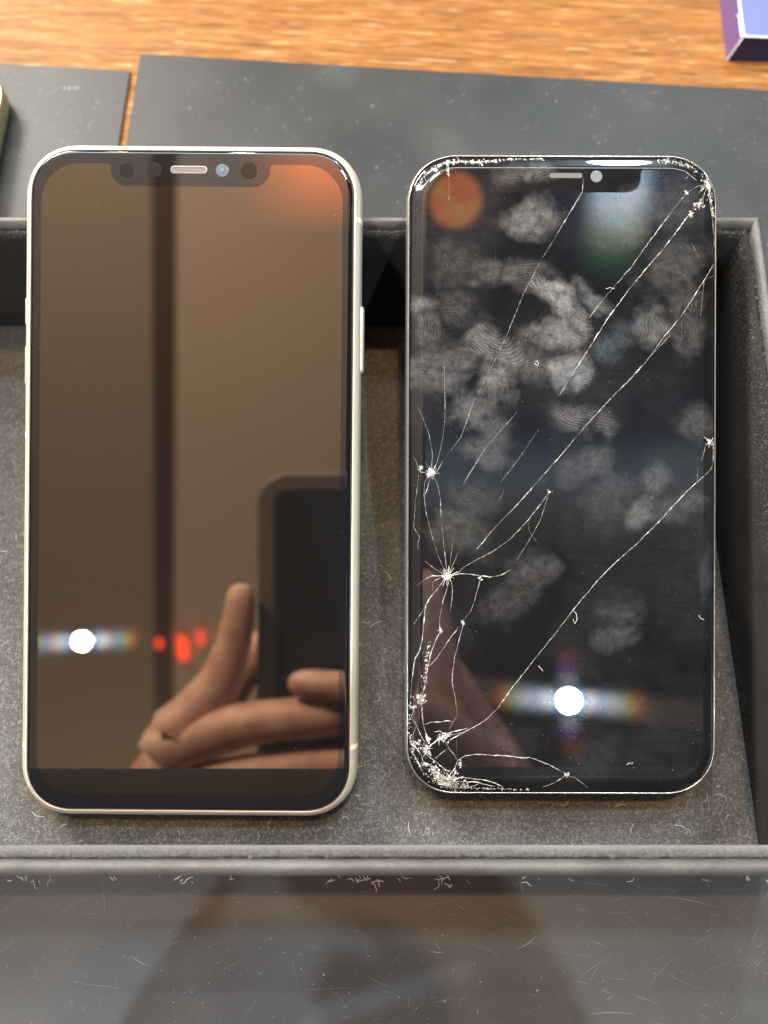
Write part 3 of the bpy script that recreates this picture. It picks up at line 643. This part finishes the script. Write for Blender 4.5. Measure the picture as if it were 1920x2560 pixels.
# ------------------------------------------------------------------ blue carton at top right
ct = thing("blue_carton", "blue and violet carton with white worn edges on the wood at top right", "box", (116.4, 228.4, -4.2), (0, 0, math.radians(-3.0)))
hh = 8.2; bw, bl = 60, 90; ix, iy = 2.2, 1.3
def panel(name, pts, m, th=None): 
    return obj(name, pts, [tuple(range(len(pts)))], m, ct)
panel("side_panel", [(0, 0, 0.05), (ix - .1, iy, hh - .3), (ix - .1, bl, hh - .3), (0, bl, 0.05)], M['violet'])
panel("front_panel", [(0.15, -.05, 0.05), (bw, -.05, 0.05), (bw, iy - .1, hh - .25), (ix, iy - .1, hh - .25)], M['navy'])
b = MB(); b.loft([rrect(bw, bl, 1.2, 0, hh - .6, 6, ix + bw / 2, iy + bl / 2), rrect(bw, bl, 1.2, 0, hh - .2, 6, ix + bw / 2, iy + bl / 2), rrect(bw, bl, 1.2, .35, hh, 6, ix + bw / 2, iy + bl / 2)], cap0=True)
b.build("lid_edge", M['white'], ct)
b = MB(); b.loft([rrect(bw, bl, 1.2, .34, hh - .02, 6, ix + bw / 2, iy + bl / 2), rrect(bw, bl, 1.2, .5, hh + .03, 6, ix + bw / 2, iy + bl / 2)], cap1=True)
b.build("lid", M['blue'], ct)
b = MB(); b.strip([(0.02, -.06, .2), (ix * .5, iy * .5 - .12, hh * .5), (ix, iy - .12, hh - .2)], [.35, .3, .5], .1); b.build("worn_edge", M['white'], ct)
b = MB(); b.strip([(ix - .35, iy, hh - .1), (ix - .4, iy + 4, hh - .05), (ix - .45, iy + 9, hh)], [.9, .8, .5], .15); b.strip([(ix - 1.4, iy + 8.6, hh), (ix - .9, iy + 9.4, hh + .1), (ix - .5, iy + 9, hh)], [.3, .25, .2], .1)
b.build("torn_flap", M['white'], ct)

# ------------------------------------------------------------------ lint under the front rim
b = MB(); r = random.Random(31)
for px, sc in ((35, .5), (110, 1), (130, .9), (150, .8), (190, .6), (350, .7), (440, .8), (490, 1.1), (510, .7), (600, .6), (840, .7), (900, .8), (925, .9), (945, 1), (1010, .6), (1090, .8), (1110, .9), (1160, .4), (1275, .9), (1390, .5), (1505, .7), (1700, .5), (1810, .7), (1830, 1.0), (1845, .8)):
    X0 = (px - 960) / 1923 * 196; 
    for _ in range(r.randint(1, 4)):
        L_ = .55 * sc * r.uniform(.4, 1.8); p = Vector((X0 + r.gauss(0, .8), -23.9 - r.random() * 1.6 * sc, -2.95)); a = r.uniform(0, 6.28); pts = []
        for k in range(5):
            pts.append(tuple(p)); a += r.uniform(-.9, .9); p = p + Vector((math.cos(a), math.sin(a) * .8, 0.08)) * L_
        b.strip(pts, [.16 * sc, .2 * sc, .24 * sc, .18 * sc, .1 * sc], .06)
b.build("lint", M['fibre2'], kind='stuff', label="pale lint fluff lying along the front rim of the case")

# ------------------------------------------------------------------ above the table: what the mirror like screens reflect
def slab(name, x0, x1, y0, y1, z0, z1, m, **kw):
    b = MB(); b.box(x0, x1, y0, y1, z0, z1); return b.build(name, m, **kw)
slab("ceiling", -2500, 2500, -2500, 2600, 1640, 1660, M['dark'], kind='structure')
def raked(name, x0, x1, y0, y1, z0, z1, m, sh=0.09, shy=0.0, **kw):
    """slab whose long sides run 5 degrees off the room's axis"""
    b = MB(); b.box(x0, x1, y0, y1, z0, z1); b.v = [(x + sh * (y - 285), y + shy * x, z) for x, y, z in b.v]; return b.build(name, m, **kw)
raked("ceiling_panel", -433, -10, -1900, 640, 1600, 1615, M['beige'], label="pale beige ceiling panel mirrored in the intact screen, right of the dark beam", cat="ceiling panel")
raked("ceiling_panel", -1500, -478, -1900, 640, 1600, 1615, M['tan'], label="dim tan ceiling panel mirrored in the intact screen, left of the dark beam", cat="ceiling panel")
raked("ceiling_beam", -478, -433, -1900, 800, 1590, 1625, M['beam'], label="dark brown ceiling beam mirrored as a vertical stripe in the intact screen", cat="beam")
raked("ceiling_beam", 150, 1000, -935, -890, 1560, 1610, M['beige'], 0, -0.13, label="thin beige ceiling beam mirrored low across the cracked screen", cat="beam")
m_, t_, b_ = mat("red_glow"); b_.inputs['Base Color'].default_value = (0.54, 0.455, 0.385, 1); b_.inputs['Roughness'].default_value = 0.9  # ceiling beige with a fading red glow put into its emission
tx = nd(t_, 'ShaderNodeSeparateXYZ', i={0: coord(t_)}); gy = nd(t_, 'ShaderNodeMapRange', i={0: tx.outputs[1], 1: 150, 2: 330, 3: 0.0, 4: 1.0}).outputs[0]
gx = nd(t_, 'ShaderNodeMapRange', i={0: tx.outputs[0], 1: -300, 2: -150, 3: 0.0, 4: 1.0}).outputs[0]
t_.links.new(ramp(t_, tx.outputs[0], [(0.0, (1.0, 0.22, 0.07)), (1.0, (1.0, 0.07, 0.05))]), b_.inputs['Emission Color'])
t_.links.new(math_(t_, 'MULTIPLY', math_(t_, 'MULTIPLY', gx, math_(t_, 'POWER', gy, 1.2)), 9.0), b_.inputs['Emission Strength'])
b = MB(); b.box(-300, -40, 150, 430, 1599.6, 1599.95); b.build("red_glow_sheet", m_, label="thin sheet with a painted red glow, mirrored in the top right corner of the intact screen", cat="lamp")
for (px, py, ww, hh_, lab) in ((400, 1605, 12, 20, "dim red strip lamp mirrored nearest the white lamp spot"), (458, 1620, 20, 60, "bright red strip lamp mirrored beside the thumb, longest of the red ones"), (505, 1590, 8, 36, "orange red strip lamp mirrored nearest the raised finger")):
    p = frame_pt(px, py, 173.7, 1930); p.z = 1582; b = MB(); b.box(-ww / 2, ww / 2, -hh_ / 2, hh_ / 2, 0, 6.5)
    o = b.build("red_strip_lamp", emis("red_neon", (1.0, 0.07, 0.02), 18), label=lab, cat="lamp"); o.location = p * K
m_, t_, b_ = mat("orange_shade"); b_.inputs['Base Color'].default_value = (0, 0, 0, 1)
t_.links.new(ramp(t_, noise(t_, coord(t_), 0.02, 2), [(0.35, (1.0, 0.16, 0.05)), (0.55, (1.0, 0.30, 0.05)), (0.7, (0.8, 0.5, 0.06))]), b_.inputs['Emission Color']); b_.inputs['Emission Strength'].default_value = 9
p = frame_pt(1140, 500, 174.3, 1500); b = MB(); b.loft([disc(0, 0, 0, 49), disc(0, 0, 8, 51), disc(0, 0, 60, 30), disc(0, 0, 60, 3)], cap0=True)
o = b.build("orange_pendant_lamp", m_, label="round orange lamp shade mirrored in the top left corner of the cracked screen", cat="lamp"); o.location = p * K
# lamps
for i, (nm, p, c, e, rad) in enumerate(LAMPS):
    L = bpy.data.lights.new("bulb", 'SPOT'); L.spot_size = math.radians(130); L.spot_blend = 0.3; L.energy = e; L.color = c; L.shadow_soft_size = rad
    lo = bpy.data.objects.new("bulb", L); COL.objects.link(lo); lo.location = p * K
    lab = {"warm_overhead": "warm overhead spot lamp above the gap between the phones", "cool_near_left": "white lamp mirrored low in the intact screen", "cool_near_right": "white lamp mirrored low in the cracked screen",
           "cool_far_left": "cool lamp glinting right of the earpiece on the intact phone", "cool_far_right": "cool lamp glinting on the top edge of the cracked phone", "warm_far_left": "warm lamp glinting left on the top edge of the intact phone"}[nm]
    t = thing("spot_lamp", lab, "lamp", p, None, "ceiling spot lamps")
    if nm.startswith('cool_near'): p_up = 75
    else: p_up = 0
    b = MB(); b.loft([disc(0, 0, rad * 900 + p_up, 8), disc(0, 0, rad * 900 + p_up, rad * 900), disc(0, 0, rad * 900 + 50, rad * 900), disc(0, 0, rad * 900 + 50, 5)]); b.build("lamp_can", M['can'], t)
# the photographer's phone, held square above the scene, and both hands
FRM = Matrix((X, V, N)).transposed()
def fp(x, v, up): return CAM + X * x + V * v + N * up           # camera-plane coordinates
pp = thing("smartphone", "dark cased smartphone held up by the photographer, mirrored in the intact screen", "phone", fp(-20, -60, 2.0), FRM.to_euler())
b = MB(); b.loft([rrect(76, 156, 15, i, z, 10) for i, z in ((1.6, 0), (.5, .7), (0, 2.2), (0, 8.5), (.8, 10))], cap1=True)
b.loft([rrect(76, 156, 15, i, z, 10) for i, z in ((1.6, 0), (7.6, 0), (8.4, .6))]); b.build("case", M['case'], pp, smooth=False)
b = MB(); b.loft([rrect(76, 156, 15, 8.3, .7, 10), rrect(76, 156, 15, 8.5, .5, 10)]); b.f.append(tuple(reversed(range(len(b.v) // 2, len(b.v))))); b.build("back_panel", M['caseback'], pp)

def hand(name, label, chains, palm, cat="hand"):
    """skinned hand: palm plus finger chains, all in camera-plane mm"""
    verts, edges, rad = [], [], []
    def node(p, rr, par):
        verts.append(tuple(fp(*p) * K)); rad.append(rr * K)
        if par is not None: edges.append((par, len(verts) - 1))
        return len(verts) - 1
    ids = []
    par = None
    for p, rr in palm: par = node(p, rr, par); ids.append(par)
    for root, ch in chains:
        q = ids[root]
        for p, rr in ch: q = node(p, rr, q)
    me = bpy.data.meshes.new(name); me.from_pydata(verts, edges, []); me.materials.append(M['skin'])
    o = bpy.data.objects.new(name, me); COL.objects.link(o); tag(o, label, cat)
    sk = o.modifiers.new("skin", 'SKIN'); sk.use_smooth_shade = True
    for i, v_ in enumerate(me.skin_vertices[0].data): v_.radius = (rad[i], rad[i]); v_.use_root = (i == 0)
    ss = o.modifiers.new("smooth", 'SUBSURF'); ss.levels = 2; ss.render_levels = 2
    return o
hand("left_hand", "left hand of the photographer holding the dark phone, mirrored in the intact screen",
     [(2, [((-88, -96, -8), 14.5), ((-72.5, -75, -6), 10), ((-67, -60, -5), 8.6), ((-63.8, -42, -5), 7.4), ((-63.8, -31, -4), 6.2)]),   # index, up along the edge
      (2, [((-95, -104, -11), 12.5), ((-66, -93, -14), 10.8), ((-48, -90, -15), 9.6), ((-28, -88.5, -14), 10.0), ((-10, -87, -12), 8.8), ((6, -86, -11), 8.4)]),     # middle, across the back
      (1, [((-98, -124, -12), 11), ((-62, -114, -16), 10.2), ((-26, -110, -14), 9.2), ((2, -108, -11), 8)]),      # ring
      (1, [((-90, -146, -10), 9.5), ((-62, -136, -14), 8.8), ((-34, -131, -12), 7.8), ((-10, -129, -10), 7)]),    # little finger
      (2, [((-84, -100, 14), 11), ((-66, -74, 20), 9.5), ((-50, -56, 20), 8)])],                                 # thumb on the screen side
     [((-134, -225, -2), 24), ((-116, -162, -4), 20), ((-108, -130, -6), 16)])
hand("right_hand", "right hand of the photographer steadying the dark phone, mirrored in the cracked screen",
     [(2, [((36, -110, -6), 13.5), ((27, -85, -6), 11.4), ((22.5, -57, -5), 9.6), ((19.6, -38, -5), 8.6), ((18.5, -25, -4), 6.6)]),
      (2, [((40, -104, -14), 10), ((16, -82, -22), 8.4), ((-12, -74.5, -22), 7), ((-30, -73, -20), 6.6), ((-42, -73.5, -18), 5.6)]),
      (1, [((58, -128, -12), 10.5), ((40, -122, -16), 9.2), ((22, -118, -14), 8)]),
      (1, [((60, -150, -10), 9.5), ((44, -144, -14), 8.4), ((28, -140, -12), 7.2)]),
      (2, [((44, -100, 14), 11), ((30, -76, 20), 9.5), ((14, -60, 20), 8)])],
     [((92, -225, -2), 25), ((74, -165, -4), 21), ((60, -130, -6), 16)])
